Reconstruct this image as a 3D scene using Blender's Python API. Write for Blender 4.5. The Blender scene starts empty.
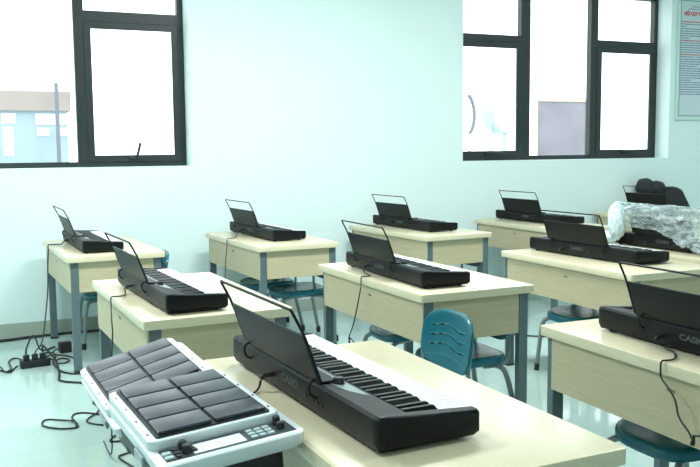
import bpy, bmesh, math, random
from mathutils import Vector, Matrix, noise
from math import sin, cos, pi, radians

random.seed(7)
scene = bpy.context.scene
col = scene.collection

# ------------------------------------------------------------------ materials
def new_mat(name):
    m = bpy.data.materials.new(name)
    m.use_nodes = True
    nt = m.node_tree
    b = nt.nodes['Principled BSDF']
    return m, nt, b

def srgb(r, g, b):
    f = lambda c: (c / 255 / 12.92) if c / 255 <= 0.04045 else ((c / 255 + 0.055) / 1.055) ** 2.4
    return (f(r), f(g), f(b), 1.0)

def plain(name, c, rough=0.5, metal=0.0, bump=0.0, bscale=200.0, var=0.0, spec=0.5):
    m, nt, b = new_mat(name)
    b.inputs['Base Color'].default_value = c
    b.inputs['Roughness'].default_value = rough
    b.inputs['Metallic'].default_value = metal
    b.inputs['Specular IOR Level'].default_value = spec
    if bump or var:
        tc = nt.nodes.new('ShaderNodeTexCoord')
        n = nt.nodes.new('ShaderNodeTexNoise')
        n.inputs['Scale'].default_value = bscale
        n.inputs['Detail'].default_value = 3
        nt.links.new(tc.outputs['Object'], n.inputs['Vector'])
        if bump:
            bp = nt.nodes.new('ShaderNodeBump')
            bp.inputs['Strength'].default_value = bump
            bp.inputs['Distance'].default_value = 0.002
            nt.links.new(n.outputs['Fac'], bp.inputs['Height'])
            nt.links.new(bp.outputs['Normal'], b.inputs['Normal'])
        if var:
            mx = nt.nodes.new('ShaderNodeMix'); mx.data_type = 'RGBA'
            mx.inputs[6].default_value = c
            mx.inputs[7].default_value = tuple(x * (1 - var) for x in c[:3]) + (1,)
            nt.links.new(n.outputs['Fac'], mx.inputs[0])
            nt.links.new(mx.outputs[2], b.inputs['Base Color'])
    return m

def wood(name, c1, c2, rough, axis='Y'):
    m, nt, b = new_mat(name)
    tc = nt.nodes.new('ShaderNodeTexCoord')
    mp = nt.nodes.new('ShaderNodeMapping')
    mp.inputs['Scale'].default_value = (30, 1.6, 30) if axis == 'Y' else (1.6, 30, 30)
    n = nt.nodes.new('ShaderNodeTexNoise')
    n.inputs['Scale'].default_value = 3.0
    n.inputs['Detail'].default_value = 6
    n.inputs['Roughness'].default_value = 0.65
    n.inputs['Distortion'].default_value = 0.4
    r = nt.nodes.new('ShaderNodeValToRGB')
    r.color_ramp.elements[0].position = 0.32
    r.color_ramp.elements[0].color = c2
    r.color_ramp.elements[1].position = 0.72
    r.color_ramp.elements[1].color = c1
    nt.links.new(tc.outputs['Object'], mp.inputs['Vector'])
    nt.links.new(mp.outputs['Vector'], n.inputs['Vector'])
    nt.links.new(n.outputs['Fac'], r.inputs['Fac'])
    nt.links.new(r.outputs['Color'], b.inputs['Base Color'])
    b.inputs['Roughness'].default_value = rough
    return m

M = {}
M['wall'] = plain('wall_paint', (0.75, 0.89, 0.885, 1), 0.6, bump=0.05, bscale=90)
M['ceiling'] = plain('ceiling_paint', (0.8, 0.85, 0.84, 1), 0.8, bump=0.05, bscale=60)
M['baseboard'] = plain('baseboard_tile', (0.42, 0.48, 0.42, 1), 0.35, var=0.15, bscale=12)
M['top'] = wood('tabletop_laminate', (0.75, 0.685, 0.50, 1), (0.69, 0.615, 0.425, 1), 0.24)
M['panel'] = wood('panel_laminate', (0.54, 0.48, 0.32, 1), (0.46, 0.395, 0.25, 1), 0.42)
M['panelx'] = wood('end_panel_laminate', (0.54, 0.48, 0.32, 1), (0.46, 0.395, 0.25, 1), 0.42, 'X')
M['steel'] = plain('desk_steel', (0.115, 0.165, 0.18, 1), 0.38, 0.15, var=0.1, bscale=6)
M['cap'] = plain('black_plastic_cap', (0.012, 0.014, 0.015, 1), 0.5)
M['ink'] = plain('dark_ink', (0.07, 0.08, 0.06, 1), 0.6)
M['body'] = plain('keyboard_black', (0.0045, 0.0065, 0.008, 1), 0.46, bump=0.1, bscale=900, spec=0.2)
M['white_key'] = plain('white_key_plastic', (0.80, 0.84, 0.84, 1), 0.25)
M['black_key'] = plain('black_key_plastic', (0.008, 0.009, 0.010, 1), 0.30)
M['plate'] = plain('stand_plate', (0.0055, 0.0075, 0.009, 1), 0.42, bump=0.08, bscale=500, spec=0.18)
M['wire'] = plain('stand_wire', (0.008, 0.010, 0.011, 1), 0.5, spec=0.2)
M['gloss'] = plain('gloss_panel', (0.05, 0.065, 0.07, 1), 0.15)
M['silver'] = plain('silver_panel', (0.30, 0.36, 0.37, 1), 0.3, 0.2)
M['lcd'] = plain('lcd_screen', (0.35, 0.42, 0.42, 1), 0.1)
M['letter'] = plain('letter_grey', (0.055, 0.066, 0.07, 1), 0.5)
M['teal'] = plain('teal_plastic', (0.0015, 0.12, 0.165, 1), 0.27, bump=0.06, bscale=700)
M['teal_line'] = plain('teal_ridge', (0.01, 0.19, 0.25, 1), 0.4)
M['tube'] = plain('grey_tube', (0.24, 0.29, 0.30, 1), 0.4, 0.3)
M['cable'] = plain('black_cable', (0.012, 0.014, 0.014, 1), 0.5)
M['frame'] = plain('window_frame_grey', (0.016, 0.025, 0.026, 1), 0.42, bump=0.05, bscale=300)
M['pad_white'] = plain('pad_white_plastic', (0.78, 0.84, 0.87, 1), 0.35)
M['pad_rubber'] = plain('pad_rubber', (0.026, 0.034, 0.056, 1), 0.33, bump=0.2, bscale=160, var=0.35, spec=0.7)
M['pad_dark'] = plain('pad_dark_bed', (0.010, 0.011, 0.013, 1), 0.5)
M['pad_panel'] = plain('pad_panel_dark', (0.06, 0.075, 0.085, 1), 0.3)
M['screen'] = plain('pad_screen', (0.85, 0.88, 0.92, 1), 0.12)
M['button'] = plain('pale_button', (0.45, 0.56, 0.57, 1), 0.4)
M['stand_black'] = plain('stand_black_steel', (0.012, 0.013, 0.014, 1), 0.4, 0.3)
M['bag_black'] = plain('bag_nylon', (0.010, 0.011, 0.013, 1), 0.65, bump=0.4, bscale=120)
M['poster_paper'] = plain('poster_paper', (0.60, 0.70, 0.73, 1), 0.4)
M['poster_green'] = plain('poster_green', (0.03, 0.30, 0.20, 1), 0.5)
M['poster_frame'] = plain('poster_frame', (0.62, 0.78, 0.72, 1), 0.3, 0.2)
M['red'] = plain('poster_red', (0.55, 0.03, 0.03, 1), 0.5)
M['blue'] = plain('poster_blue', (0.10, 0.16, 0.30, 1), 0.5)
M['ext_blue'] = plain('outdoor_blue', (0.40, 0.53, 0.60, 1), 0.7, var=0.3, bscale=1.5)
M['ext_white'] = plain('outdoor_white', (0.75, 0.77, 0.78, 1), 0.7)
M['ext_brown'] = plain('outdoor_brown', (0.42, 0.36, 0.33, 1), 0.8, var=0.3, bscale=2)
M['ext_mauve'] = plain('outdoor_mauve', (0.30, 0.28, 0.33, 1), 0.6, var=0.6, bscale=1.6)
M['ext_post'] = plain('outdoor_post', (0.16, 0.18, 0.22, 1), 0.7)
M['ext_pink'] = plain('outdoor_pink', (0.5, 0.40, 0.34, 1), 0.7)
M['ext_teal'] = plain('outdoor_teal', (0.48, 0.62, 0.63, 1), 0.5)
M['ext_ground'] = plain('outdoor_paving', (0.5, 0.52, 0.52, 1), 0.8, var=0.15, bscale=1)

def floor_mat():
    m, nt, b = new_mat('floor_tiles')
    tc = nt.nodes.new('ShaderNodeTexCoord')
    br = nt.nodes.new('ShaderNodeTexBrick')
    br.offset = 0.0
    br.inputs['Scale'].default_value = 1.0
    br.inputs['Brick Width'].default_value = 0.6
    br.inputs['Row Height'].default_value = 0.6
    br.inputs['Mortar Size'].default_value = 0.0022
    br.inputs['Color1'].default_value = (0.46, 0.62, 0.585, 1)
    br.inputs['Color2'].default_value = (0.45, 0.605, 0.57, 1)
    br.inputs['Mortar'].default_value = (0.38, 0.46, 0.44, 1)
    n = nt.nodes.new('ShaderNodeTexNoise')
    n.inputs['Scale'].default_value = 2.2
    n.inputs['Detail'].default_value = 6
    mx = nt.nodes.new('ShaderNodeMix'); mx.data_type = 'RGBA'; mx.blend_type = 'MULTIPLY'
    mx.inputs[0].default_value = 0.25
    nt.links.new(tc.outputs['Object'], br.inputs['Vector'])
    nt.links.new(tc.outputs['Object'], n.inputs['Vector'])
    nt.links.new(br.outputs['Color'], mx.inputs[6])
    nt.links.new(n.outputs['Fac'], mx.inputs[7])
    nt.links.new(mx.outputs[2], b.inputs['Base Color'])
    b.inputs['Roughness'].default_value = 0.09
    return m
M['floor'] = floor_mat()

def glass_mat(name, tint, refl):
    m = bpy.data.materials.new(name); m.use_nodes = True
    nt = m.node_tree
    for n in list(nt.nodes): nt.nodes.remove(n)
    out = nt.nodes.new('ShaderNodeOutputMaterial')
    mix = nt.nodes.new('ShaderNodeMixShader')
    tr = nt.nodes.new('ShaderNodeBsdfTransparent'); tr.inputs[0].default_value = tint
    gl = nt.nodes.new('ShaderNodeBsdfGlossy'); gl.inputs['Roughness'].default_value = 0.02
    mix.inputs[0].default_value = refl
    nt.links.new(tr.outputs[0], mix.inputs[1]); nt.links.new(gl.outputs[0], mix.inputs[2])
    nt.links.new(mix.outputs[0], out.inputs[0])
    return m
M['glass'] = glass_mat('window_glass', (0.96, 0.98, 0.98, 1), 0.05)

def film_mat(name, lo, hi):
    m = bpy.data.materials.new(name); m.use_nodes = True
    nt = m.node_tree
    for n in list(nt.nodes): nt.nodes.remove(n)
    out = nt.nodes.new('ShaderNodeOutputMaterial')
    tc = nt.nodes.new('ShaderNodeTexCoord')
    mp = nt.nodes.new('ShaderNodeMapping'); mp.inputs['Rotation'].default_value = (.7, .3, .5); mp.inputs['Scale'].default_value = (1.0, .38, 1.3)
    nt.links.new(tc.outputs['Object'], mp.inputs['Vector'])
    ns = nt.nodes.new('ShaderNodeTexNoise')
    ns.inputs['Scale'].default_value = 26; ns.inputs['Detail'].default_value = 5
    ns.inputs['Distortion'].default_value = 1.0
    rp = nt.nodes.new('ShaderNodeMapRange')
    rp.inputs['From Min'].default_value = 0.36; rp.inputs['From Max'].default_value = 0.72
    rp.inputs['To Min'].default_value = lo; rp.inputs['To Max'].default_value = hi
    tr = nt.nodes.new('ShaderNodeBsdfTransparent'); tr.inputs[0].default_value = (0.93, 0.97, 0.98, 1)
    pb = nt.nodes.new('ShaderNodeBsdfPrincipled')
    pb.inputs['Base Color'].default_value = (0.74, 0.87, 0.90, 1)
    pb.inputs['Roughness'].default_value = 0.12
    mix = nt.nodes.new('ShaderNodeMixShader')
    nt.links.new(mp.outputs['Vector'], ns.inputs['Vector'])
    nt.links.new(ns.outputs['Fac'], rp.inputs['Value'])
    nt.links.new(rp.outputs['Result'], mix.inputs[0])
    nt.links.new(tr.outputs[0], mix.inputs[1]); nt.links.new(pb.outputs[0], mix.inputs[2])
    nt.links.new(mix.outputs[0], out.inputs[0])
    return m
M['film'] = film_mat('clear_plastic_film', 0.20, 0.66)
M['film_white'] = film_mat('white_plastic_film', 0.75, 0.95)

# ------------------------------------------------------------------ mesh helpers
class MB:
    def __init__(self):
        self.bm = bmesh.new()

    def merge(self, other):
        me = bpy.data.meshes.new('tmp'); other.to_mesh(me); other.free()
        self.bm.from_mesh(me); bpy.data.meshes.remove(me)

    def box(self, x0, x1, y0, y1, z0, z1, bev=0.0, seg=2, mat=None):
        b = bmesh.new()
        vs = [b.verts.new((x, y, z)) for x in (x0, x1) for y in (y0, y1) for z in (z0, z1)]
        for f in ((0, 1, 3, 2), (4, 6, 7, 5), (0, 4, 5, 1), (2, 3, 7, 6), (0, 2, 6, 4), (1, 5, 7, 3)):
            b.faces.new([vs[i] for i in f])
        if bev:
            bmesh.ops.bevel(b, geom=b.edges[:], offset=bev, segments=seg, affect='EDGES', profile=0.6)
        if mat is not None:
            bmesh.ops.transform(b, matrix=mat, verts=b.verts[:])
        self.merge(b); return self

    def prism(self, pts, a0, a1, axis='y', bev=0.0, seg=2):
        """polygon pts in the plane across axis ('y': (x,z), 'z': (x,y), 'x': (y,z))"""
        b = bmesh.new()
        def mk(p, a):
            return {'y': (p[0], a, p[1]), 'z': (p[0], p[1], a), 'x': (a, p[0], p[1])}[axis]
        v0 = [b.verts.new(mk(p, a0)) for p in pts]; v1 = [b.verts.new(mk(p, a1)) for p in pts]
        n = len(pts)
        b.faces.new(v0); b.faces.new(list(reversed(v1)))
        for i in range(n):
            b.faces.new((v0[i], v1[i], v1[(i + 1) % n], v0[(i + 1) % n]))
        bmesh.ops.recalc_face_normals(b, faces=b.faces[:])
        if bev:
            bmesh.ops.bevel(b, geom=b.edges[:], offset=bev, segments=seg, affect='EDGES', profile=0.6)
        self.merge(b); return self

    def loft(self, rings, cap=True):
        b = bmesh.new()
        R = [[b.verts.new(p) for p in r] for r in rings]
        n = len(R[0])
        for i in range(len(R) - 1):
            for j in range(n):
                b.faces.new((R[i][j], R[i][(j + 1) % n], R[i + 1][(j + 1) % n], R[i + 1][j]))
        if cap:
            b.faces.new(list(reversed(R[0]))); b.faces.new(R[-1])
        bmesh.ops.recalc_face_normals(b, faces=b.faces[:])
        self.merge(b); return self

    def tube(self, pts, r, n=8, smooth=0, close=False):
        pts = [Vector(p) for p in pts]
        for _ in range(smooth):
            if close:
                q = []
                for i in range(len(pts)):
                    a, c = pts[i], pts[(i + 1) % len(pts)]
                    q += [a * .75 + c * .25, a * .25 + c * .75]
            else:
                q = [pts[0]]
                for i in range(len(pts) - 1):
                    a, c = pts[i], pts[i + 1]
                    q += [a * .75 + c * .25, a * .25 + c * .75]
                q.append(pts[-1])
            pts = q
        m = len(pts)
        up = None; rings = []
        for i in range(m):
            if close:
                t = pts[(i + 1) % m] - pts[i - 1]
            else:
                t = pts[min(i + 1, m - 1)] - pts[max(i - 1, 0)]
            t = t.normalized() if t.length > 1e-9 else Vector((0, 0, 1))
            if up is None:
                up = t.orthogonal().normalized()
            up = (up - t * up.dot(t))
            up = up.normalized() if up.length > 1e-6 else t.orthogonal().normalized()
            s = t.cross(up)
            rr = r[i] if isinstance(r, (list, tuple)) else r
            rings.append([pts[i] + (up * cos(2 * pi * k / n) + s * sin(2 * pi * k / n)) * rr for k in range(n)])
        if close:
            rings.append(rings[0]); self.loft(rings, cap=False)
        else:
            self.loft(rings)
        return self

    def cyl(self, c, r0, r1, z0, z1, n=20, bev=0.0):
        rings = []
        ring = lambda r, z: [(c[0] + r * cos(2 * pi * k / n), c[1] + r * sin(2 * pi * k / n), z) for k in range(n)]
        if bev:
            rings = [ring(r0, z0), ring(r1, z1 - bev), ring(r1 - bev, z1)]
        else:
            rings = [ring(r0, z0), ring(r1, z1)]
        return self.loft(rings)

    def build(self, name, mat, parent=None, smooth=None, matrix=None):
        me = bpy.data.meshes.new(name)
        if matrix is not None:
            bmesh.ops.transform(self.bm, matrix=matrix, verts=self.bm.verts[:])
        self.bm.to_mesh(me); self.bm.free()
        me.materials.append(mat)
        if smooth is not None:
            for p in me.polygons: p.use_smooth = True
            me.set_sharp_from_angle(angle=radians(smooth))
        o = bpy.data.objects.new(name, me)
        col.objects.link(o)
        if parent: o.parent = parent
        return o

def rrect(hx, hy, r, n=6, cx=0, cy=0):
    pts = []
    for sx, sy, a0 in ((1, 1, 0), (-1, 1, 90), (-1, -1, 180), (1, -1, 270)):
        for k in range(n + 1):
            a = radians(a0 + 90 * k / n)
            pts.append((cx + sx * (hx - r) + r * cos(a), cy + sy * (hy - r) + r * sin(a)))
    return pts

def tag(o, label=None, cat=None, group=None, kind=None):
    if label: o['label'] = label
    if cat: o['category'] = cat
    if group: o['group'] = group
    if kind: o['kind'] = kind
    return o

def empty(name, loc=(0, 0, 0), rz=0.0):
    o = bpy.data.objects.new(name, None)
    o.empty_display_size = 0.1
    o.location = loc; o.rotation_euler = (0, 0, rz)
    col.objects.link(o)
    return o

def copy_tree(o, parent=None):
    c = o.copy(); col.objects.link(c)
    c.parent = parent
    for ch in list(o.children):
        copy_tree(ch, c)
    return c

def text_mesh(name, s, size, mat, parent, matrix, extrude=0.0004, bold=0.0, align='CENTER', xs=1.0):
    cu = bpy.data.curves.new(name, 'FONT')
    cu.body = s; cu.size = size; cu.extrude = extrude; cu.offset = bold
    cu.align_x = align; cu.align_y = 'CENTER'; cu.resolution_u = 3
    tmp = bpy.data.objects.new(name + '_src', cu)
    col.objects.link(tmp)
    bpy.context.view_layer.update()
    dg = bpy.context.evaluated_depsgraph_get()
    me = bpy.data.meshes.new_from_object(tmp.evaluated_get(dg))
    bpy.data.objects.remove(tmp); bpy.data.curves.remove(cu)
    me.transform(matrix @ Matrix.Diagonal((xs, 1, 1, 1)))
    me.materials.clear(); me.materials.append(mat)
    me.name = name
    o = bpy.data.objects.new(name, me); col.objects.link(o)
    if parent: o.parent = parent
    return o

def struct(name, mb, mat, parent=None, smooth=None):
    o = mb.build(name, mat, parent, smooth)
    if parent is None: o['kind'] = 'structure'
    return o

# ------------------------------------------------------------------ room
YW = 6.976; YF = 7.245
X0, X1, Y0, ZC = -2.4, 8.2, -3.2, 3.45
W1 = (-0.92, 1.625); W2 = (4.223, 6.769); ZS, ZT = 1.300, 3.02
b = MB()
b.box(X0, X1, YW, YF, 0, ZS); b.box(X0, X1, YW, YF, ZT, ZC)
for a, c in ((X0, W1[0]), (W1[1], W2[0]), (W2[1], X1)):
    b.box(a, c, YW, YF, ZS, ZT)
struct('wall_back', b, M['wall'])
struct('wall_left', MB().box(X0 - .2, X0, Y0, YF, 0, ZC), M['wall'])
struct('wall_right', MB().box(X1, X1 + .2, Y0, YF, 0, ZC), M['wall'])
struct('wall_front', MB().box(X0, X1, Y0 - .2, Y0, 0, ZC), M['wall'])
struct('floor', MB().box(X0 - .2, X1 + .2, Y0 - .2, YF, -.1, 0), M['floor'])
struct('ceiling', MB().box(X0 - .2, X1 + .2, Y0 - .2, YF, ZC, ZC + .1), M['ceiling'])
struct('baseboard_back', MB().box(X0, X1, YW - .012, YW, 0, .108, .003), M['baseboard'])

def window(name, xa, xb, m1, m2, tr, cas):
    """outer x range, two mullions (x0,x1), transom z range; cas: bays that hold a casement sash"""
    root = empty(name, ((xa + xb) / 2, 0, 0)); tag(root, kind='structure')
    ox = (xa + xb) / 2
    ya, yb = 7.172, 7.235
    fr = MB()
    f = .05
    zb = 1.343
    fr.box(xa - ox, xb - ox, ya, yb, ZS, zb); fr.box(xa - ox, xb - ox, ya, yb, ZT - f, ZT)
    fr.box(xa - ox, xa + f - ox, ya, yb, zb, ZT - f); fr.box(xb - f - ox, xb - ox, ya, yb, zb, ZT - f)
    for m in (m1, m2): fr.box(m[0] - ox, m[1] - ox, ya - .004, yb, zb, ZT - f)
    bays = [(xa + f, m1[0]), (m1[1], m2[0]), (m2[1], xb - f)]
    for i in cas:
        fr.box(bays[i][0] - ox, bays[i][1] - ox, ya - .002, yb, tr[0], tr[1])
    fr.build('window_frame', M['frame'], root)
    for i, (p, q) in enumerate(bays):
        if i in cas:
            MB().box(p - ox, q - ox, 7.206, 7.212, tr[1], ZT - f).build('glass_pane', M['glass'], root)
            s = MB(); w = .056; yc = ya - .012
            P0, P1, Z0, Z1 = p - ox - .004, q - ox + .004, zb - .004, tr[0] + .004
            sec = [(0, yc + .022), (0, yc + .003), (.003, yc), (w - .003, yc), (w, yc + .003), (w, yc + .022)]
            rg = []
            for sx_, sz_, X_, Z_ in ((1, 1, P0, Z0), (-1, 1, P1, Z0), (-1, -1, P1, Z1), (1, -1, P0, Z1), (1, 1, P0, Z0)):
                rg.append([(X_ + sx_ * d, yy, Z_ + sz_ * d) for d, yy in sec])
            s.loft(rg, cap=False)
            so = s.build('window_sash', M['frame'], root)
            MB().box(p + w - ox, q - w - ox, yc + .012, yc + .017, zb + w, tr[0] - w).build('glass_pane', M['glass'], so)
            cx = (p + q) / 2 - ox
            h = MB()
            h.box(cx - .055, cx + .055, yc - .022, yc, zb + .008, zb + .040, .006)
            if name == 'window_1':
                h.tube([(cx, yc - .02, zb + .03), (cx + .01, yc - .045, zb + .06), (cx + .03, yc - .06, zb + .150)], .011, 8, 1)
            else:
                h.tube([(cx - .03, yc - .02, zb + .03), (cx - .01, yc - .045, zb + .035), (cx + .095, yc - .05, zb + .030)], .012, 8, 1)
            h.build('window_handle', M['cap'], so, 40)
        else:
            MB().box(p - ox, q - ox, 7.206, 7.212, zb, ZT - f).build('glass_pane', M['glass'], root)
    return root
window('window_1', W1[0], W1[1], (-.115, -.03), (.745, .825), (2.46, 2.55), (0, 2))
window('window_2', W2[0], W2[1], (5.01, 5.12), (5.875, 5.965), (2.455, 2.53), (0, 2))

# ------------------------------------------------------------------ outdoors
struct('exterior_ground', MB().box(-30, 40, YF + .01, 60, -.4, -.3), M['ext_ground'])
bl = empty('outdoor_building', (0.9, 20.5, 0)); tag(bl, 'pale blue low building seen through the window behind the power strip corner', 'building')
MB().box(-3.6, 1.02, 0, .6, -.3, 2.36).build('building_wall', M['ext_blue'], bl)
MB().box(-3.8, 1.1, -.1, .7, 2.361, 2.80).build('building_roof', M['ext_brown'], bl)
for a, c, z0, z1 in ((-.38, -.08, 2.08, 2.30), (-.36, -.14, 1.36, 2.0), (.33, .76, 2.05, 2.30), (.82, 1.0, 2.05, 2.30), (.36, .62, 1.80, 1.98), (.82, 1.0, 1.80, 1.98)):
    MB().box(a, c, -.02, .02, z0, z1).build('building_window', M['ext_white'], bl)
tag(MB().box(1.62, 1.70, 19.9, 19.98, -.3, 2.95).build('outdoor_post', M['ext_post']), 'thin grey post standing outside in front of the pale blue building', 'post')
sh = empty('outdoor_shed', (10.95, 14.3, 0)); tag(sh, 'mottled mauve shed wall seen through the middle pane of the wide window', 'shed')
MB().box(-.47, .80, 0, .1, -.3, 2.35).build('shed_wall', M['ext_mauve'], sh)
MB().box(-.49, .85, -.03, .13, 2.352, 2.42).build('shed_roof', M['ext_pink'], sh)
arc = MB()
arc.tube([(8.45 + .28 * cos(a), 14, 2.05 + .45 * sin(a)) for a in [radians(t) for t in range(-50, 60, 12)]], .035, 8)
o = arc.build('outdoor_arch', M['ext_post'], None, 40); tag(o, 'faint dark curved hoop outside at the reveal side of the wide window', 'hoop')
rings = []
o = MB().prism([(9.02, 2.4), (9.02, 2.1), (9.07, 1.9), (9.2, 1.72), (9.5, 1.7), (9.5, 2.4)], 13.8, 14.2, 'y', .02).build('outdoor_tank', M['ext_teal'])
o.location.z = 0
tag(o, 'pale teal rounded tank hull outside seen through the casement with horizontal handle', 'tank')
MB().tube([(9.1, 14, -.3), (9.1, 14, 1.95)], .04, 8).build('tank_leg', M['ext_teal'], o)
MB().tube([(9.42, 14, -.3), (9.42, 14, 1.75)], .04, 8).build('tank_leg', M['ext_teal'], o)
# hoop stands on a post
MB().tube([(8.62, 14, -.3), (8.62, 14, 1.70)], .03, 8).build('hoop_post', M['ext_white'], bpy.data.objects['outdoor_arch'])

# ------------------------------------------------------------------ poster
po = empty('framed_poster', (7.092, YW, 2.352)); tag(po, 'tall framed notice with green border and red title on the wall by the window', 'poster')
hw, hh = .25, .65
fr = MB()
fr.box(-hw, hw, -.022, -.001, -hh, -hh + .032, .004); fr.box(-hw, hw, -.022, -.001, hh - .032, hh, .004)
fr.box(-hw, -hw + .032, -.0215, -.001, -hh + .03, hh - .03, .004); fr.box(hw - .032, hw, -.0215, -.001, -hh + .03, hh - .03, .004)
fr.build('poster_frame', M['poster_frame'], po)
MB().box(-hw + .03, hw - .03, -.012, -.002, -hh + .03, hh - .03).build('poster_sheet', M['poster_paper'], po)
g = MB(); t = .007; e = .042
g.box(-hw + e, hw - e, -.0135, -.012, -hh + e, -hh + e + t); g.box(-hw + e, hw - e, -.0135, -.012, hh - e - t, hh - e)
g.box(-hw + e, -hw + e + t, -.0134, -.012, -hh + e, hh - e); g.box(hw - e - t, hw - e, -.0134, -.012, -hh + e, hh - e)
g.build('poster_border', M['poster_green'], po)
face = lambda x, z: Matrix.Translation((x, -.0126, z)) @ Matrix.Rotation(pi / 2, 4, 'X')
text_mesh('poster_title', 'NỘI QUY PHÒNG', .052, M['red'], po, face(0.02, .470), .0003, .0026, xs=.86)
def words(mat, x0, x1, z, h):
    x = x0; mb = MB()
    while x < x1 - .008:
        w = random.uniform(.010, .030)
        w = min(w, x1 - x)
        mb.box(x, x + w, -.0132, -.0121, z - h / 2 * random.uniform(.75, 1), z + h / 2)
        x += w + .006
    mb.build('text_line', mat, po)
words(M['blue'], -.06, .13, .545, .007); words(M['blue'], -.10, .16, .520, .007)
z = .385
lay = 'r1,b1,b.2,b1,b.95,b.7,b1,b.3,r.7,b.9,b1,b.9,b.85,b.95,r.7,b1,b1,b1,b.9,b.6,b1,b1,b.9,b1,b1,b.4,b1,b.95,b1,b1,b.8,b.9'
for it in lay.split(','):
    f = float(it[1:])
    words(M['red'] if it[0] == 'r' else M['blue'], -.195, -.195 + .38 * f, z, .012 if it[0] == 'r' else .0105)
    z -= .0245

# ------------------------------------------------------------------ desks
DL, DW, DH = 1.217, .634, .757
def make_desk():
    r = empty('student_desk')
    hx, hy = DW / 2, DL / 2
    MB().prism(rrect(hx, hy, .014, 4), DH - .038, DH, 'z', .004).build('tabletop', M['top'], r, 40)
    lx = hx - .025 - .025; ly = hy - .02 - .0175
    for sx in (-1, 1):
        for sy in (-1, 1):
            lg = MB().box(sx * lx - .025, sx * lx + .025, sy * ly - .0175, sy * ly + .0175, .012, DH - .0385, .003).build('leg', M['steel'], r)
            MB().box(sx * lx - .027, sx * lx + .027, sy * ly - .0195, sy * ly + .0195, 0, .0125, .002).build('foot_cap', M['cap'], lg)
    zb = .522
    MB().box(-hx + .0165, -hx + .0245, -hy + .02, hy - .056, zb, DH - .0385, .001).build('side_panel', M['panel'], r)
    MB().box(-lx + .0255, lx - .0255, -hy + .024, -hy + .038, zb, DH - .0385, .001).build('end_panel', M['panelx'], r)
    MB().box(-lx + .0255, lx - .0255, hy - .038, hy - .024, zb, DH - .0385, .001).build('end_panel', M['panelx'], r)
    MB().box(-hx + .0255, hx - .165, -hy + .056, hy - .056, zb + .004, zb + .018).build('book_shelf', M['panel'], r)
    k = MB(); px = -hx + .0160
    k.tube([(px, .045 + .009 * cos(a), .662 + .010 * sin(a)) for a in [i * pi / 5 for i in range(10)]], .0022, 6, 0, True)
    for i in range(3):
        k.tube([(px, .030 - i * .008, .653), (px, .029 - i * .008, .668)], .0018, 6)
    k.tube([(px, .031, .668), (px, .012, .667)], .0018, 6)
    k.tube([(px, .0 + .007 * cos(a), .658 + .008 * sin(a)) for a in [i * pi / 5 for i in range(10)]], .0020, 6, 0, True)
    km = Matrix.Translation((px, -.045, .672)) @ Matrix.Diagonal((.5, .55, .5, 1)) @ Matrix.Translation((-px, -.02, -.660))
    k.build('brand_mark', M['ink'], r, None, km)
    return r

desks = [
    (0.769, 6.228, .051, 'pale wood desk under the window with power strip on the floor beside it'),
    (0.854, 3.943, .042, 'pale wood desk directly behind the white drum pads'),
    (2.023, 6.209, .055, 'pale wood desk against the blank wall with two teal seats tucked under it'),
    (3.341, 6.256, .097, 'pale wood desk by the wall nearest the wide window, teal chair back at its side'),
    (2.123, 3.980, .025, 'pale wood desk at the centre of the room behind the chair with slotted back'),
    (0.959, 2.024, .025, 'nearest pale wood desk carrying the largest keyboard beside the drum pads'),
    (4.592, 6.253, .000, 'pale wood desk below the wide window, partly behind another keyboard stand'),
    (3.407, 4.021, .001, 'pale wood desk just in front of the plastic wrapped keyboard'),
    (2.224, 1.987, .000, 'pale wood desk cut by the picture edge, cord knotted in front of its panel'),
    (6.074, 6.330, .000, 'pale wood desk in the far corner beside the black bag'),
    (4.205, 4.020, .000, 'pale wood desk that carries the plastic wrapped keyboard'),
]
proto = make_desk()
for i, (x, y, a, lab) in enumerate(desks):
    o = proto if i == 0 else copy_tree(proto)
    o.location = (x, y, 0); o.rotation_euler = (0, 0, a)
    tag(o, lab, 'desk', 'student desks in rows')

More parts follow.
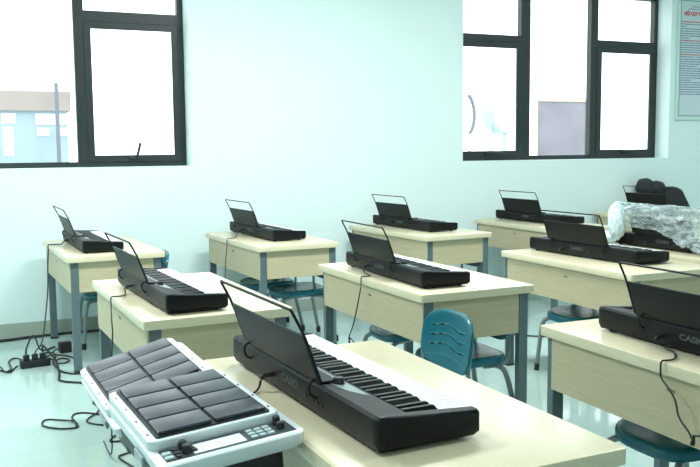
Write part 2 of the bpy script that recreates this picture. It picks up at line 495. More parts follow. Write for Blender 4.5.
# ------------------------------------------------------------------ keyboards
def make_keyboard(individual=True):
    r = empty('electronic_keyboard')
    prof = [(-.1325, .024), (-.124, .008), (.118, .008), (.1325, .02), (.1325, .047), (.128, .051), (-.046, .051),
            (-.046, .078), (-.108, .086), (-.126, .086), (-.1325, .079)]
    chk = [(-.1325, .024), (-.124, .008), (.118, .008), (.1325, .02), (.1325, .061), (.126, .068), (.0, .077),
           (-.046, .080), (-.108, .086), (-.126, .086), (-.1325, .079)]
    b = MB()
    b.prism(prof, -.437, .437, 'y')
    for s in (-1, 1):
        def ring(y, dx, dz0, dz1):
            out = []
            for x, z in chk:
                xx = x + (dx if x < 0 else -dx)
                zz = max(z, .008 + dz0); zz = zz - dz1
                out.append((xx, s * y, zz))
            return out
        b.loft([ring(.437, 0, 0, 0), ring(.455, 0, 0, 0), ring(.462, .004, .012, .001), ring(.465, .011, .022, .004)])
    b.build('body', M['body'], r, 35)
    for sx in (-.105, .095):
        for sy in (-.415, .415):
            MB().cyl((sx, sy), .011, .012, 0, .0085, 14).build('foot', M['cap'], r)
    # keys
    w = .866 / 36
    wk = MB(); bk = MB()
    for i in range(36):
        yc = -.433 + (i + .5) * w
        k = MB() if individual else wk
        k.box(-.044, .1275, yc - w / 2 + .0006, yc + w / 2 - .0006, .0515, .0670, .0016, 1)
        if individual: k.build('white_key', M['white_key'], r)
        if i % 7 in (0, 1, 3, 4, 5) and i < 35:
            ys = yc + w / 2 + {0: -.0017, 1: .0017, 3: -.002, 4: 0, 5: .002}[i % 7]
            k = MB() if individual else bk
            k.loft([[(-.044, ys - .0065, .0671), (.047, ys - .0065, .0671), (.047, ys + .0065, .0671), (-.044, ys + .0065, .0671)],
                    [(-.044, ys - .0058, .0775), (.038, ys - .0055, .0775), (.038, ys + .0055, .0775), (-.044, ys + .0058, .0775)],
                    [(-.044, ys - .0045, .079), (.035, ys - .0042, .079), (.035, ys + .0042, .079), (-.044, ys + .0045, .079)]])
            if individual: k.build('black_key', M['black_key'], r)
    if not individual:
        wk.build('white_keys', M['white_key'], r); bk.build('black_keys', M['black_key'], r)
    # control surface lies on the sloping top panel
    top = lambda x: .078 + (-.046 - x) * (.008 / .062)
    def strip(x0, x1, y0, y1, h, name, mat):
        o = MB().loft([[(x0, y0, top(x0) - .002), (x1, y0, top(x1) - .002), (x1, y1, top(x1) - .002), (x0, y1, top(x0) - .002)],
                       [(x0, y0, top(x0) + h), (x1, y0, top(x1) + h), (x1, y1, top(x1) + h), (x0, y1, top(x0) + h)]]).build(name, mat, r)
        return o
    # leaf shaped silver control panel
    pts = [(-.056, .30), (-.056, -.285), (-.070, -.272), (-.088, -.245), (-.100, -.20), (-.103, .20), (-.095, .27)]
    MB().loft([[(x, y, top(x) - .002) for x, y in pts], [(x, y, top(x) + .0006) for x, y in pts]]).build('control_panel', M['silver'], r)
    strip(-.098, -.064, -.10, .10, .0012, 'display', M['gloss'])
    strip(-.060, -.0575, -.17, .16, .0018, 'light_bar', M['lcd'])
    MB().cyl((-.080, -.170), .015, .0135, top(-.080) - .001, top(-.080) + .016, 24, .002).build('volume_knob', M['cap'], r, 40)
    bt = MB()
    for j in range(6):
        for q in (0, 1):
            x = -.070 - q * .016; y = .125 + j * .022
            bt.box(x - .005, x + .005, y - .008, y + .008, top(x), top(x) + .003, .001, 1)
    bt.build('buttons', M['gloss'], r)
    # back face: lettering and sockets
    mtx = Matrix.Translation((-.1326, .014, .052)) @ Matrix(((0, 0, -1, 0), (-1, 0, 0, 0), (0, 1, 0, 0), (0, 0, 0, 1)))
    text_mesh('brand_lettering', 'CASIO', .027, M['letter'], r, mtx, .0004, .0009, xs=1.42)
    for y, rad in ((.138, .008), (-.088, .008), (-.135, .005), (-.160, .005), (-.185, .005)):
        MB().tube([(-.130, y, .040), (-.1345, y, .040)], rad, 14).build('socket', M['cap'], r)
    pl = MB().tube([(-.134, .138, .040), (-.158, .138, .039), (-.166, .138, .032)], .0065, 10).build('power_plug', M['cap'], r)
    # music stand
    ya, yb = -.175, .345
    bx, bz, tx_, tz = -.130, .0905, -.170, .208
    nrm = Vector((tz - bz, 0, bx - tx_)).normalized() * .003
    pb, pt = Vector((bx, 0, bz)), Vector((tx_, 0, tz))
    b = MB()
    n4 = [pb - nrm, pb + nrm, pt + nrm, pt - nrm]
    b.prism([(p.x, p.z) for p in n4], ya + .006, yb - .006, 'y', .001, 1)
    st = b.build('music_stand', M['plate'], r)
    wt = Vector((-.204, 0, .274))
    b = MB()
    P3 = lambda p, y: (p.x, y, p.z)
    low = Vector((bx, 0, bz + .003))
    cr = .02
    ud = (wt - pt).normalized()
    b.tube([P3(low, yb), P3(pt, yb), P3(wt - ud * cr, yb), P3(wt, yb), P3(wt, yb - cr), P3(wt, ya + cr), P3(wt, ya), P3(wt - ud * cr, ya), P3(pt, ya), P3(low, ya)],
           .0038, 8, 1)
    for y in (yb - .045, ya + .02):
        b.tube([(-.128, y, .097), (-.146, y, .094), (-.153, y, .080), (-.151, y, .064), (-.142, y, .053), (-.1315, y, .050)], .0033, 8, 1)
    b.build('wire_frame', M['wire'], st, 40)
    MB().box(-.130, -.084, ya + .006, yb - .006, .0873, .0925, .001, 1).build('music_ledge', M['plate'], st)
    return r

keys = [  # x, y, rot, detailed, label
    (0.866, 2.078, .058, 1, 'largest black keyboard with tall music stand on the nearest desk'),
    (2.034, 3.961, -.001, 1, 'black keyboard on the centre desk behind the teal chair with slotted back'),
    (0.774, 3.872, .063, 1, 'black keyboard on the desk directly behind the drum pads'),
    (3.438, 4.126, .060, 1, 'black keyboard in front of the plastic wrapped one'),
    (2.180, 1.971, .000, 1, 'black keyboard cut by the picture edge, cord trailing down the desk panel'),
    (0.711, 6.213, .048, 0, 'black keyboard on the desk under the window above the power strip'),
    (2.038, 6.312, .078, 0, 'black keyboard on the desk against the blank wall above two tucked teal seats'),
    (3.364, 6.359, .087, 0, 'black keyboard by the wall just beyond the centre desk keyboard'),
    (4.621, 6.325, .053, 0, 'black keyboard on the desk below the wide window'),
    (4.140, 4.150, .030, 0, 'black keyboard half covered by crumpled clear plastic'),
    (6.150, 6.380, .030, 0, 'black keyboard in the far corner with its stand before the black bag'),
]
kp = {1: make_keyboard(True), 0: make_keyboard(False)}
used = {0: False, 1: False}
kb = []
for x, y, a, d, lab in keys:
    o = kp[d] if not used[d] else copy_tree(kp[d])
    used[d] = True
    kb.append(o)
    o.location = (x, y, DH + .0005); o.rotation_euler = (0, 0, a)
    shift = {0: 0, 2: .02, 3: -.07, 4: -.07, 5: .02, 8: -.03, 9: -.07}.get(len(kb) - 1, 0)
    for ch in o.children:
        if ch.name.startswith('music_stand'): ch.location.y = shift
    tag(o, lab, 'keyboard', 'electronic keyboards on the desks')

kb[0].scale = (1.02, 1.02, 1.03)

# ------------------------------------------------------------------ chairs
def make_chair():
    r = empty('school_chair')
    # seat: rings of a superellipse, dished, with a rolled lip
    def ring(s, z, n=44, ex=3.6, a=.197, bb=.198, tilt=True):
        out = []
        for k in range(n):
            t = 2 * pi * k / n
            c, q = cos(t), sin(t)
            x = a * s * math.copysign(abs(c) ** (2 / ex), c); y = bb * s * math.copysign(abs(q) ** (2 / ex), q)
            dz = -.016 * max(0, -x / a) ** 3 + .006 * max(0, x / a)
            out.append((x - .02, y, z + dz + .010 * (abs(y) / bb) ** 2 * .6))
        return out
    zs = .395
    MB().loft([ring(.05, zs - .010), ring(.35, zs - .008), ring(.65, zs - .004), ring(.85, zs), ring(.94, zs + .001), ring(.985, zs - .004), ring(1.0, zs - .013),
               ring(1.0, zs - .034), ring(.985, zs - .040), ring(.95, zs - .038), ring(.93, zs - .022), ring(.05, zs - .026)]).build('seat', M['teal'], r, 50)
    # backrest
    def xb(y, z):
        return .163 + .14 * (z - .46) - .75 * y * y
    def bring(s, off, n=48):
        out = []
        for k in range(n):
            t = 2 * pi * k / n
            c, q = cos(t), sin(t)
            ex = 3.4
            y = .208 * s * math.copysign(abs(c) ** (2 / ex), c)
            zc = .587; z = zc + .129 * s * math.copysign(abs(q) ** (2 / ex), q)
            y *= 1 - .10 * max(0, (z - zc) / .129) ** 2
            out.append((xb(y, z) + off, y, z))
        return out
    b = MB().loft([bring(.04, -.009), bring(.5, -.009), bring(.85, -.009), bring(.95, -.0095), bring(.99, -.007), bring(1.0, 0.0), bring(.995, .008), bring(.96, .012),
                   bring(.92, .012), bring(.86, .008), bring(.5, .008), bring(.04, .008)])
    bo = b.build('backrest', M['teal'], r, 45)
    cut = MB(); ridge = MB()
    for row in range(3):
        z0 = .642 - row * .042
        wave = lambda y: z0 + .008 * sin(y * 26 + .6)
        for y0, y1 in ((-.135, -.075), (-.060, .000), (.030, .085), (.100, .14)):
            pts = []
            for k in range(7):
                y = y0 + (y1 - y0) * k / 6; pts.append((y, wave(y)))
            poly = [(y, z + .0032) for y, z in pts] + [(y, z - .0032) for y, z in reversed(pts)]
            cut.prism(poly, .05, .32, 'x')
        ridge.tube([(xb(y, wave(y)) - .0085, y, wave(y) + .0052) for y in [-.15 + .01 * k for k in range(31)]], .0016, 6)
    ridge.tube([(xb(y, .507 + .01 * cos(y * 9)) - .0085, y, .500 + .02 * cos(y * 9)) for y in [-.17 + .01 * k for k in range(35)]], .0018, 6)
    co = cut.build('cutter', M['teal'])
    md = bo.modifiers.new('slots', 'BOOLEAN'); md.object = co; md.operation = 'DIFFERENCE'; md.solver = 'EXACT'
    bpy.context.view_layer.update()
    dg = bpy.context.evaluated_depsgraph_get()
    me = bpy.data.meshes.new_from_object(bo.evaluated_get(dg))
    bo.modifiers.clear(); bo.data = me
    me.materials.clear(); me.materials.append(M['teal'])
    bpy.data.objects.remove(co)
    ridge.build('ridge', M['teal_line'], bo)
    # tubular legs, bent outward under the seat
    for s in (-1, 1):
        lg = MB().tube([(-.03, s * .10, .343), (-.12, s * .12, .343), (-.185, s * .155, .341), (-.212, s * .178, .313), (-.232, s * .186, .12), (-.240, s * .19, .012)], .0135, 10, 2).build('leg', M['tube'], r, 50)
        MB().tube([(-.2395, s * .19, .045), (-.241, s * .19, 0.0)], .0165, 12).build('rubber_foot', M['cap'], lg, 40)
        lg = MB().tube([(-.03, s * .075, .343), (.06, s * .09, .343), (.125, s * .13, .341), (.155, s * .160, .313), (.195, s * .178, .12), (.215, s * .184, .012)], .0135, 10, 2).build('leg', M['tube'], r, 50)
        MB().tube([(.2125, s * .184, .045), (.216, s * .184, 0.0)], .0165, 12).build('rubber_foot', M['cap'], lg, 40)
        MB().tube([(.03, s * .15, .346), (.12, s * .155, .346), (.166, s * .155, .368), (.172, s * .155, .42), (xb(.155, .48) + .018, s * .155, .48), (xb(.155, .58) + .018, s * .155, .58)], .010, 10, 2).build('back_tube', M['tube'], r, 50)
    MB().box(-.05, .08, -.12, .12, .339, .349, .003).build('seat_bracket', M['tube'], r)
    return r
chairs = [
    (1.678, 3.155, .00, 'teal plastic chair with slotted backrest in full view behind the nearest desk'),
    (2.21, 3.645, .0, 'teal chair tucked under the centre desk, seat beside the slotted backrest'),
    (2.26, 4.31, .0, 'teal chair tucked under the centre desk, rounded seat front showing below the long panel'),
    (0.88, 6.48, .0, 'teal chair tucked under the window desk, its legs showing near the power strip'),
    (1.00, 6.04, .0, 'teal chair with just its back edge showing past the window desk by the power strip'),
    (2.175, 5.93, .0, 'teal chair under the desk against the blank wall, nearer of its two tucked seats'),
    (2.08, 6.39, .0, 'teal chair under the desk against the blank wall, deeper of its two tucked seats'),
    (3.53, 5.965, .0, 'teal chair showing only a sliver of back beside the wall desk nearest the wide window'),
    (3.466, 4.22, .0, 'teal chair under the desk in front of the plastic wrapped keyboard, bright shiny seat'),
    (2.32, 2.27, .0, 'dark teal chair under the desk cut by the picture edge, below the knotted cord'),
]
cp = make_chair()
for i, (x, y, a, lab) in enumerate(chairs):
    o = cp if i == 0 else copy_tree(cp)
    o.location = (x, y, 0); o.rotation_euler = (0, 0, a)
    tag(o, lab, 'chair', 'teal school chairs')

# ------------------------------------------------------------------ drum pads
def make_drum_pad():
    r = empty('drum_pad')
    Wd, Ld = .31, .41
    hx, hy = Wd / 2, Ld / 2
    # raised white pad tray
    MB().prism(rrect(hx, hy, .022, 6), -.022, 0, 'z', .005, 3).build('pad_tray', M['pad_white'], r, 40)
    # lower white shell reaching out under the control panel
    def sh(gx, g0, g1, z):
        p = rrect(hx + gx + .008, (hy + g1 + hy + g0) / 2, .026, 6, .010, (g0 - g1) / 2)
        return [(x, y, z) for x, y in p]
    sh_o = MB().loft([sh(-.006, -.004, .078, -.062), sh(.003, -.003, .087, -.054), sh(.007, -.003, .092, -.036), sh(.007, -.003, .092, -.026), sh(.003, -.006, .088, -.0225)]).build('shell', M['pad_white'], r, 40)
    MB().prism(rrect(hx - .018, hy + .020, .02, 5, 0, -.035), -.125, -.0615, 'z', .004).build('underside', M['pad_dark'], r, 40)
    # rubber pads
    MB().prism(rrect(hx - .020, hy - .013, .006, 3), -.002, .004, 'z').build('pad_bed', M['pad_dark'], r)
    pw = (Wd - .046) / 2; pl = (Ld - .034) / 4
    for i in range(2):
        for j in range(4):
            cx = -hx + .023 + pw * (i + .5); cy = -hy + .017 + pl * (j + .5)
            MB().prism(rrect(pw / 2 - .0042, pl / 2 - .0036, .004, 3, cx, cy), .003, .0125, 'z', .0025, 2).build('rubber_pad', M['pad_rubber'], r, 40)
    # small indicator marks down both rims
    for s in (-1, 1):
        for j in range(4):
            y = -hy + .05 + j * .1
            MB().box(s * (hx - .010) - .002, s * (hx - .010) + .002, y - .006, y + .006, -.001, .0008).build('indicator_mark', M['pad_panel'], r)
    # control panel
    pz = -.0225
    y0, y1 = -hy - .073, -hy - .002
    pn = MB().box(-hx + .016, hx + .006, y0, y1, pz - .002, pz + .001).build('control_panel', M['pad_panel'], r)
    MB().box(-.075, .045, y0 + .006, y1 - .014, pz + .0008, pz + .0022).build('screen', M['screen'], pn)
    for i in range(3):
        for j in range(3):
            cx = .066 + i * .020; cy = y0 + .014 + j * .019
            MB().box(cx - .008, cx + .008, cy - .0065, cy + .0065, pz, pz + .005, .0015, 1).build('button', M['button'], pn)
    for i in range(2):
        cx = -.128 + i * .0; cy = y0 + .016 + i * .024
        MB().box(cx - .010, cx + .010, cy - .008, cy + .008, pz, pz + .005, .0015, 1).build('button', M['button'], pn)
    for cx, cy in ((-.108, y0 + .030), (-.107, y0 + .050), (-.109, y0 + .012), (-.073, y0 + .055), (-.071, y0 + .040), (-.069, y0 + .025)):
        MB().box(cx - .005, cx + .005, cy - .006, cy + .006, pz, pz + .006, .001, 1).build('slider_cap', M['cap'], pn)
    for cx, cy, rr, h in ((-.088, y0 + .052, .010, .02), (-.086, y0 + .026, .012, .02), (.136, y0 + .056, .0095, .022), (.135, y0 + .030, .010, .016)):
        MB().cyl((cx, cy), rr, rr * .9, pz, pz + h, 18, .002).build('dial', M['cap'], pn, 40)
    # stand clip on the side
    MB().box(-hx - .010, -hx - .001, -.16, -.09, -.07, -.046, .003).build('side_clip', M['silver'], r)
    return r
def pad_matrix(c, yaw, pit, rol):
    return Matrix.Translation(c) @ Matrix.Rotation(yaw, 4, 'Z') @ Matrix.Rotation(pit, 4, 'X') @ Matrix.Rotation(rol, 4, 'Y')
p1 = make_drum_pad()
m1 = pad_matrix((.447, 2.023, .8058 + .002), .08, .02, -.073)
p1.matrix_world = m1
tag(p1, 'white electronic drum pad with eight grey pads and control panel in full view', 'drum pad', 'white electronic drum pads')
p2 = copy_tree(p1)
R2 = Matrix.Rotation(.075, 4, 'Z') @ Matrix.Rotation(.055, 4, 'X') @ Matrix.Rotation(-.245, 4, 'Y')
c2 = Vector((.2615, 2.77, .731)) + R2.to_3x3() @ Vector((.155, -.205, 0))
m2 = Matrix.Translation(c2) @ R2
p2.matrix_world = m2
tag(p2, 'tilted white electronic drum pad partly hidden behind the other one', 'drum pad', 'white electronic drum pads')

def pad_stand(m, lab):
    hub = m @ Vector((0, -.02, -.1255))
    r = empty('tripod_stand', (hub.x, hub.y, 0)); tag(r, lab, 'stand', 'tripod stands under the drum pads')
    up = m.to_3x3() @ Vector((0, 0, 1))
    mm = Matrix.Translation(Vector((0, 0, hub.z)) - up * .0005) @ m.to_3x3().to_4x4()
    MB().box(-.06, .06, -.06, .06, -.009, -.0005, .002, 2, mm).build('mount_plate', M['stand_black'], r)
    MB().tube([(0, 0, .10), (0, 0, hub.z - .012)], .014, 14).build('pole', M['stand_black'], r, 40)
    MB().cyl((0, 0), .022, .022, .34, .39, 16, .003).build('collar', M['stand_black'], r, 40)
    for k in range(3):
        a = radians(90 + 120 * k + 20)
        d = Vector((cos(a), sin(a), 0))
        lg = MB().tube([d * .02 + Vector((0, 0, .36)), d * .17 + Vector((0, 0, .035)), d * .19 + Vector((0, 0, .012))], .009, 10).build('leg', M['stand_black'], r, 40)
        MB().tube([d * .185 + Vector((0, 0, .014)), d * .205 + Vector((0, 0, .012))], .012, 10).build('rubber_foot', M['cap'], lg)
pad_stand(m1, 'black tripod stand under the drum pad that shows its control panel')
pad_stand(m2, 'black tripod stand under the tilted drum pad behind')

# ------------------------------------------------------------------ cables and power
def cable(name, pts, r, lab, n=6, group=None):
    o = MB().tube(pts, r, n, 2).build(name, M['cable'], None, 60)
    tag(o, lab, 'cable', group)
    return o
def ksock(i, dx=-.170, dz=.030):
    x, y, a = keys[i][0], keys[i][1], keys[i][2]
    return (x + dx * cos(a) - .138 * sin(a), y + dx * sin(a) + .138 * cos(a), DH + dz)
cr = .0032
def edge(di, y):
    x0, y0, a = desks[di][0], desks[di][1], desks[di][2]
    q = lambda lx, z: (x0 + lx * cos(a) - (y - y0) * sin(a), y0 + lx * sin(a) + (y - y0) * cos(a), DH + z)
    h = -DW / 2
    return [q(h + .05, .0065), q(h + .012, .006), q(h - .012, .0085), q(h - .012, -.02), q(h - .012, -.045)]
def knot(c, s):
    return [(c[0], c[1] + s * .5 * cos(t * 2.1) * (1 if t % 2 else .55), c[2] + s * sin(t * 1.7)) for t in range(9)]
ZD = DH + .0065
cable('power_cable', [ksock(0), (.685, 2.21, ZD)] + edge(5, 2.17)[1:] + [(.612, 2.18, .6), (.612, 2.2, .4), (.612, 2.25, .1), (.60, 2.4, .006), (.4, 3.2, .006)], cr, 'black power cable from the largest keyboard dropping off the nearest desk')
cable('power_cable', [ksock(1), (1.86, 4.08, ZD)] + edge(4, 3.98) + [(1.775, 3.965, .64), (1.775, 4.03, .50), (1.775, 4.09, .43)] + knot((1.775, 4.09, .40), .035)
      + [(1.80, 4.07, .385), (1.88, 3.96, .36), (2.0, 3.95, .34), (2.05, 4.0, .2), (2.05, 4.0, .006)], cr, 'black power cable with a knot hanging off the centre desk')
cable('power_cable', [ksock(2), (.605, 4.02, ZD)] + edge(1, 3.95) + [(.514, 3.86, .68), (.510, 3.80, .62), (.505, 3.83, .52), (.50, 3.85, .40), (.50, 3.88, .2), (.50, 3.9, .006), (.50, 4.2, .006)], cr, 'black power cable hanging down the panel of the desk behind the drum pads')
cable('power_cable', [ksock(4), (2.03, 2.075, ZD), (2.025, 2.035, ZD)] + edge(8, 1.96) + [(1.886, 1.914, .69), (1.886, 1.885, .66), (1.884, 1.873, .612), (1.88, 1.82, .58)] + knot((1.876, 1.805, .565), .022)
      + [(1.88, 1.785, .58), (1.88, 1.74, .62), (1.88, 1.68, .60), (1.88, 1.66, .4), (1.88, 1.66, .006)], cr, 'black power cable knotted in front of the desk cut by the picture edge')
cable('power_cable', [ksock(5), (.52, 6.37, ZD)] + edge(0, 6.42) + [(.425, 6.44, .60), (.42, 6.42, .45), (.40, 6.40, .3), (.36, 6.2, .14), (.33, 6.0, .12), (.29, 5.93, .105), (.2865, 5.9302, .0858)], .0045, 'black power cable dropping from the window desk to the power strip')
cable('power_cable', [ksock(6), (1.84, 6.44, ZD)] + edge(2, 6.22) + [(1.67, 6.17, .60), (1.668, 6.19, .44), (1.668, 6.2, .2), (1.668, 6.25, .006), (1.8, 6.6, .006)], cr, 'black power cable hanging down the desk against the blank wall')

ps = empty('power_strip', (.285, 5.93, 0), .12); tag(ps, 'black power strip on the tiled floor with three plugs', 'power strip')
MB().box(-.095, .095, -.035, .035, 0, .05, .008).build('strip_body', M['cap'], ps, 40)
for q in (-.055, 0, .05):
    MB().prism(rrect(.018, .02, .006, 3, q, .0), .05, .085, 'z', .004).build('plug', M['cap'], ps, 40)
cable('strip_cable', [(.2305, 5.9235, .0905), (.2305, 5.9235, .12), (.25, 5.95, .16), (.275, 6.0, .20), (.30, 6.1, .17), (.33, 6.25, .05), (.36, 6.35, .006), (.45, 6.45, .006)], .006, 'black cable looping up from the leftmost plug of the power strip')
cable('strip_cable', [(.3347, 5.936, .0905), (.335, 5.936, .13), (.335, 5.90, .15), (.36, 5.86, .12), (.414, 5.80, .05), (.412, 5.578, .007), (.392, 5.483, .007), (.428, 5.415, .007), (.533, 5.34, .007), (.7, 5.2, .007)], .007, 'thick black cable arching from the power strip toward the drum pads')
cable('strip_cable', [(.395, 5.94, .02), (.412, 5.76, .006), (.44, 5.66, .006), (.50, 5.585, .006), (.58, 5.58, .006), (.8, 5.5, .006)], .006, 'black cable running from the end of the power strip past the desk leg')
cable('strip_cable', [(.178, 5.917, .02), (.150, 5.90, .006), (.124, 5.80, .006), (.067, 5.90, .006), (.0, 5.97, .006), (-.4, 6.1, .006)], .006, 'black cable leaving the power strip along the floor to the picture edge')
cable('strip_cable', [(-.02, 6.03, .024), (.067, 5.93, .026), (.085, 5.82, .024), (.093, 5.76, .024), (.137, 5.80, .024), (.13, 6.0, .016), (.12, 6.12, .007), (.163, 6.23, .007), (.21, 6.15, .007), (.23, 6.02, .012), (.235, 5.985, .02)], .005, 'thin black cable curled in loops beside the power strip')
cable('strip_cable', [(.39, 6.10, .006), (.42, 6.0, .006), (.46, 6.08, .006), (.52, 6.0, .006), (.47, 5.9, .006), (.40, 5.95, .006), (.45, 6.25, .006), (.36, 6.3, .006), (.33, 6.15, .006), (.42, 6.18, .012), (.5, 6.14, .006), (.56, 6.0, .006)], .005, 'tangled thin black cable between the adapter and the desk leg')
ad = empty('power_adapter', (.505, 6.27, 0), .2); tag(ad, 'small black square power adapter lying on the floor by the desk leg', 'adapter')
MB().box(-.04, .04, -.035, .035, 0, .075, .006).build('adapter_body', M['cap'], ad, 40)
MB().tube([(-.04, 0, .03), (-.07, 0, .025), (-.1, -.02, .01)], .005, 8, 1).build('strain_relief', M['cap'], ad)
cable('wall_cable', [(-1.5, 6.78, .007), (.087, 6.839, .007), (.303, 6.887, .007), (.601, 6.915, .007), (.809, 6.90, .007), (2.2, 6.93, .007)], .010, 'long black cable lying along the foot of the window wall')
cable('wall_cable', [(-1.5, 6.70, .006), (.087, 6.80, .006), (.303, 6.855, .006), (.55, 6.89, .006), (.75, 6.88, .006), (1.5, 6.90, .006)], .006, 'thinner black cable lying in front of the cable along the wall foot')
cable('floor_cable', [(.72, 4.50, .006), (.595, 4.553, .006), (.541, 4.655, .006), (.435, 4.744, .006), (.387, 4.671, .006), (.413, 4.529, .006), (.406, 4.461, .006), (.32, 4.485, .006), (.252, 4.552, .006), (.236, 4.613, .006), (.261, 4.692, .006), (.333, 4.64, .006), (.404, 4.57, .012), (.40, 4.48, .008)], .0048, 'black cable lying in a long loop on the open floor')
cable('floor_cable', [(.72, 4.36, .006), (.578, 4.433, .006), (.493, 4.482, .006), (.455, 4.545, .006), (.473, 4.611, .006), (.53, 4.66, .012), (.56, 4.80, .006), (.526, 4.884, .006), (.549, 4.937, .006), (.6, 4.93, .006)], .0048, 'black cable curling from under the drum pads toward the desk behind')
cable('floor_cable', [(.66, 4.16, .006), (.54, 4.168, .006), (.525, 4.19, .006), (.551, 4.241, .006), (.589, 4.306, .006), (.62, 4.33, .006)], .0048, 'short black cable bend on the floor close to the drum pad clip')
cable('floor_cable', [(.66, 4.02, .006), (.545, 3.965, .006), (.53, 3.945, .006), (.555, 3.85, .006), (.60, 3.70, .006), (.64, 3.6, .006)], .0048, 'short black cable zigzag on the floor below the front drum pad')
cable('floor_cable', [(2.9, 5.75, .006), (3.447, 5.578, .006), (3.566, 5.479, .006), (3.711, 5.289, .006), (3.85, 5.149, .006), (4.2, 5.1, .006)], .006, 'black cable on the floor between the centre desk and the wall desks')

# ------------------------------------------------------------------ plastic bag and black bag
def plastic():
    r = empty('plastic_wrap', (4.14, 4.15, DH), .03); tag(r, 'crumpled clear plastic bag draped over a keyboard and its stand', 'plastic bag')
    def nz(u, v, s, k):
        return noise.noise(Vector((u * s, v * s, k)))
    def surf(t, v):
        # t along -y from the far end, v from back foot over the ridge to the front foot
        y = .36 - t * 1.22
        drape = min(1, max(0, (t - .25) / .35))
        back_low = (1 - drape) * .125 + drape * .012
        if t > .25:
            back_low += .008 * sin(t * 23) + .006 * sin(t * 51)
        prof = [(-.165 - .055 * drape, back_low), (-.19 - .02 * drape, .17), (-.222, .262), (-.212, .294), (-.170, .286), (-.09, .20), (.05, .13), (.150, .105), (.168, .10 - .088 * drape)]
        f = v * (len(prof) - 1); i = min(int(f), len(prof) - 2); q = f - i
        x = prof[i][0] * (1 - q) + prof[i + 1][0] * q
        z = prof[i][1] * (1 - q) + prof[i + 1][1] * q
        sag = -.02 * max(0, (t - .55)) * 2 * (1 if z > .1 else 0)
        cr = abs(nz(t * 1.3 + v * .3, v, 7, 1.3)) * .020 + abs(nz(t * 1.3, v * 1.5 + t, 15, 4.1)) * .012 + abs(nz(t * 1.3, v, 34, 2.2)) * .005
        nx = -.8 if v < .45 else .3
        return Vector((x + nx * cr, y + .012 * nz(v, t, 11, 8), max(z + sag + .4 * cr * (1 if z > .1 else 0), .004)))
    nu, nv = 74, 26
    bm = bmesh.new()
    rj = random.Random(3)
    g = [[bm.verts.new(surf(min(1, max(0, (i + rj.uniform(-.38, .38)) / nu)), min(1, max(0, (j + rj.uniform(-.38, .38)) / nv))) + Vector((-rj.uniform(0, .009), 0, rj.uniform(0, .004)))) for j in range(nv + 1)] for i in range(nu + 1)]
    for i in range(nu):
        for j in range(nv):
            q4 = (g[i][j], g[i + 1][j], g[i + 1][j + 1], g[i][j + 1])
            if rj.random() < .5: bm.faces.new(q4[:3]); bm.faces.new((q4[0], q4[2], q4[3]))
            else: bm.faces.new((q4[0], q4[1], q4[3])); bm.faces.new(q4[1:])
    b = MB(); b.merge(bm)
    b.build('film_sheet', M['film'], r)
    # bunched white end of the bag
    bm = bmesh.new()
    bmesh.ops.create_icosphere(bm, subdivisions=5, radius=1)
    for v in bm.verts:
        p = v.co.copy()
        d = 1 + .22 * abs(noise.noise(p * 2.6)) + .10 * abs(noise.noise(p * 7 + Vector((3, 1, 2))))
        v.co = Vector((-.205 + p.x * .048 * d, .352 + p.y * .058 * d, .165 + p.z * .120 * d))
        if v.co.z < .0015: v.co.z = .0015
    b = MB(); b.merge(bm); b.build('bunched_end', M['film_white'], r, 60)
    bm = bmesh.new()
    bmesh.ops.create_icosphere(bm, subdivisions=4, radius=1)
    for v in bm.verts:
        p = v.co.copy()
        d = 1 + .25 * abs(noise.noise(p * 3.1 + Vector((7, 2, 5))))
        v.co = Vector((-.205 + p.x * .05 * d, .45 + p.y * .085 * d, .048 + p.z * .042 * d))
        if v.co.z < .0015: v.co.z = .0015
    b = MB(); b.merge(bm); b.build('bag_tail', M['film_white'], r, 60)
    return r
plastic()

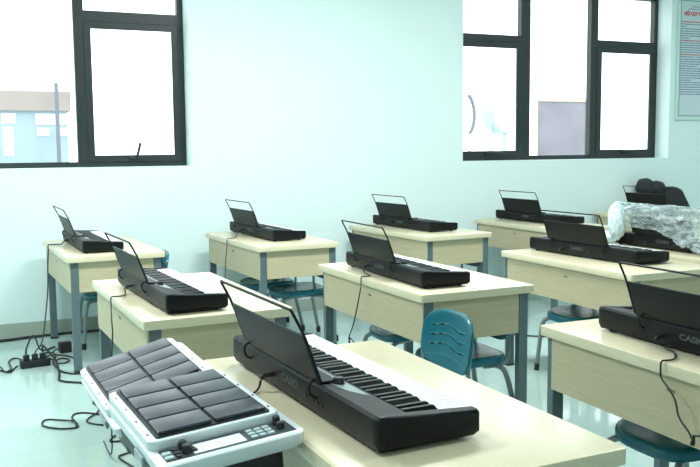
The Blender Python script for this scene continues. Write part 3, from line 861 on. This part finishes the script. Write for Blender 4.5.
bg = empty('black_bag', (6.70, 6.86, 0)); tag(bg, 'lumpy black fabric bag leaning on the wall in the far corner', 'bag')
out = [(-.20, 0), (.26, 0), (.30, .3), (.24, .76), (.10, .97), (.03, 1.0), (-.07, 1.0), (-.15, .95), (-.19, .86), (-.21, .5)]
b = bmesh.new()
rings = []
for y, s in ((.100, .90), (.085, .98), (.0, 1.0), (-.06, .97), (-.085, .86)):
    rings.append([(x * s + .01, y, z * (1 - (1 - s) * .3)) for x, z in out])
MB().loft(rings).build('bag_body', M['bag_black'], bg, 60)
for (cx, cz, rx, rz) in ((-.335, 1.0, .105, .10), (-.175, .98, .10, .085)):
    bm = bmesh.new(); bmesh.ops.create_icosphere(bm, subdivisions=4, radius=1)
    for v in bm.verts:
        p = v.co.copy(); d = 1 + .12 * noise.noise(p * 1.8 + Vector((cx * 9, 0, 0)))
        v.co = Vector((cx + p.x * rx * d, .01 + p.y * .08 * d, cz + p.z * rz * d))
    q = MB(); q.merge(bm); q.build('bag_pocket', M['bag_black'], bg, 60)

# ------------------------------------------------------------------ light
w = bpy.data.worlds.new('sky'); scene.world = w; w.use_nodes = True
bgk = w.node_tree.nodes['Background']
bgk.inputs[0].default_value = (0.93, 0.985, 1.0, 1); bgk.inputs[1].default_value = 2.6

def area(name, loc, rot, sx, sy, e, c=(1, 1, 1), portal=False):
    l = bpy.data.lights.new(name, 'AREA'); l.shape = 'RECTANGLE'; l.size = sx; l.size_y = sy
    l.energy = e; l.color = c
    if portal: l.cycles.is_portal = True
    o = bpy.data.objects.new(name, l); o.location = loc; o.rotation_euler = rot
    col.objects.link(o); return o
for nm, (a, c) in (('portal_window_1', W1), ('portal_window_2', W2)):
    area(nm, ((a + c) / 2, YF + .02, (ZS + ZT) / 2), (-pi / 2, 0, 0), c - a, ZT - ZS, 1, portal=True)
for x, ex in ((-.6, 1.1), (2.3, 1.15), (5.2, .42), (7.2, .2)):
    for y, ey in ((-1.6, .12), (1.3, .32), (4.3, 1.95)):
        area('ceiling_lamp', (x, y, ZC - .03), (0, 0, 0), 1.2, .35, 40 * ex * ey, (.935, 1.0, .99))

# ------------------------------------------------------------------ camera
f_px = 847.16
cd = bpy.data.cameras.new('camera'); cam = bpy.data.objects.new('camera', cd)
cd.sensor_width = 36; cd.lens = f_px / 700 * 36; cd.clip_start = .05; cd.clip_end = 200
R = Matrix(((0.91602, 0.048484, -0.398193), (-0.401012, 0.086279, -0.912001), (-0.009861, 0.995091, 0.098476)))
cam.matrix_world = Matrix.Translation((0, 0, 1.4208)) @ R.to_4x4()
col.objects.link(cam); scene.camera = cam

scene.view_settings.view_transform = 'Standard'
scene.view_settings.look = 'None'
scene.view_settings.exposure = 0.38
scene.cycles.use_denoising = True
scene.cycles.max_bounces = 8
scene.cycles.transparent_max_bounces = 16
scene.cycles.sample_clamp_indirect = 6
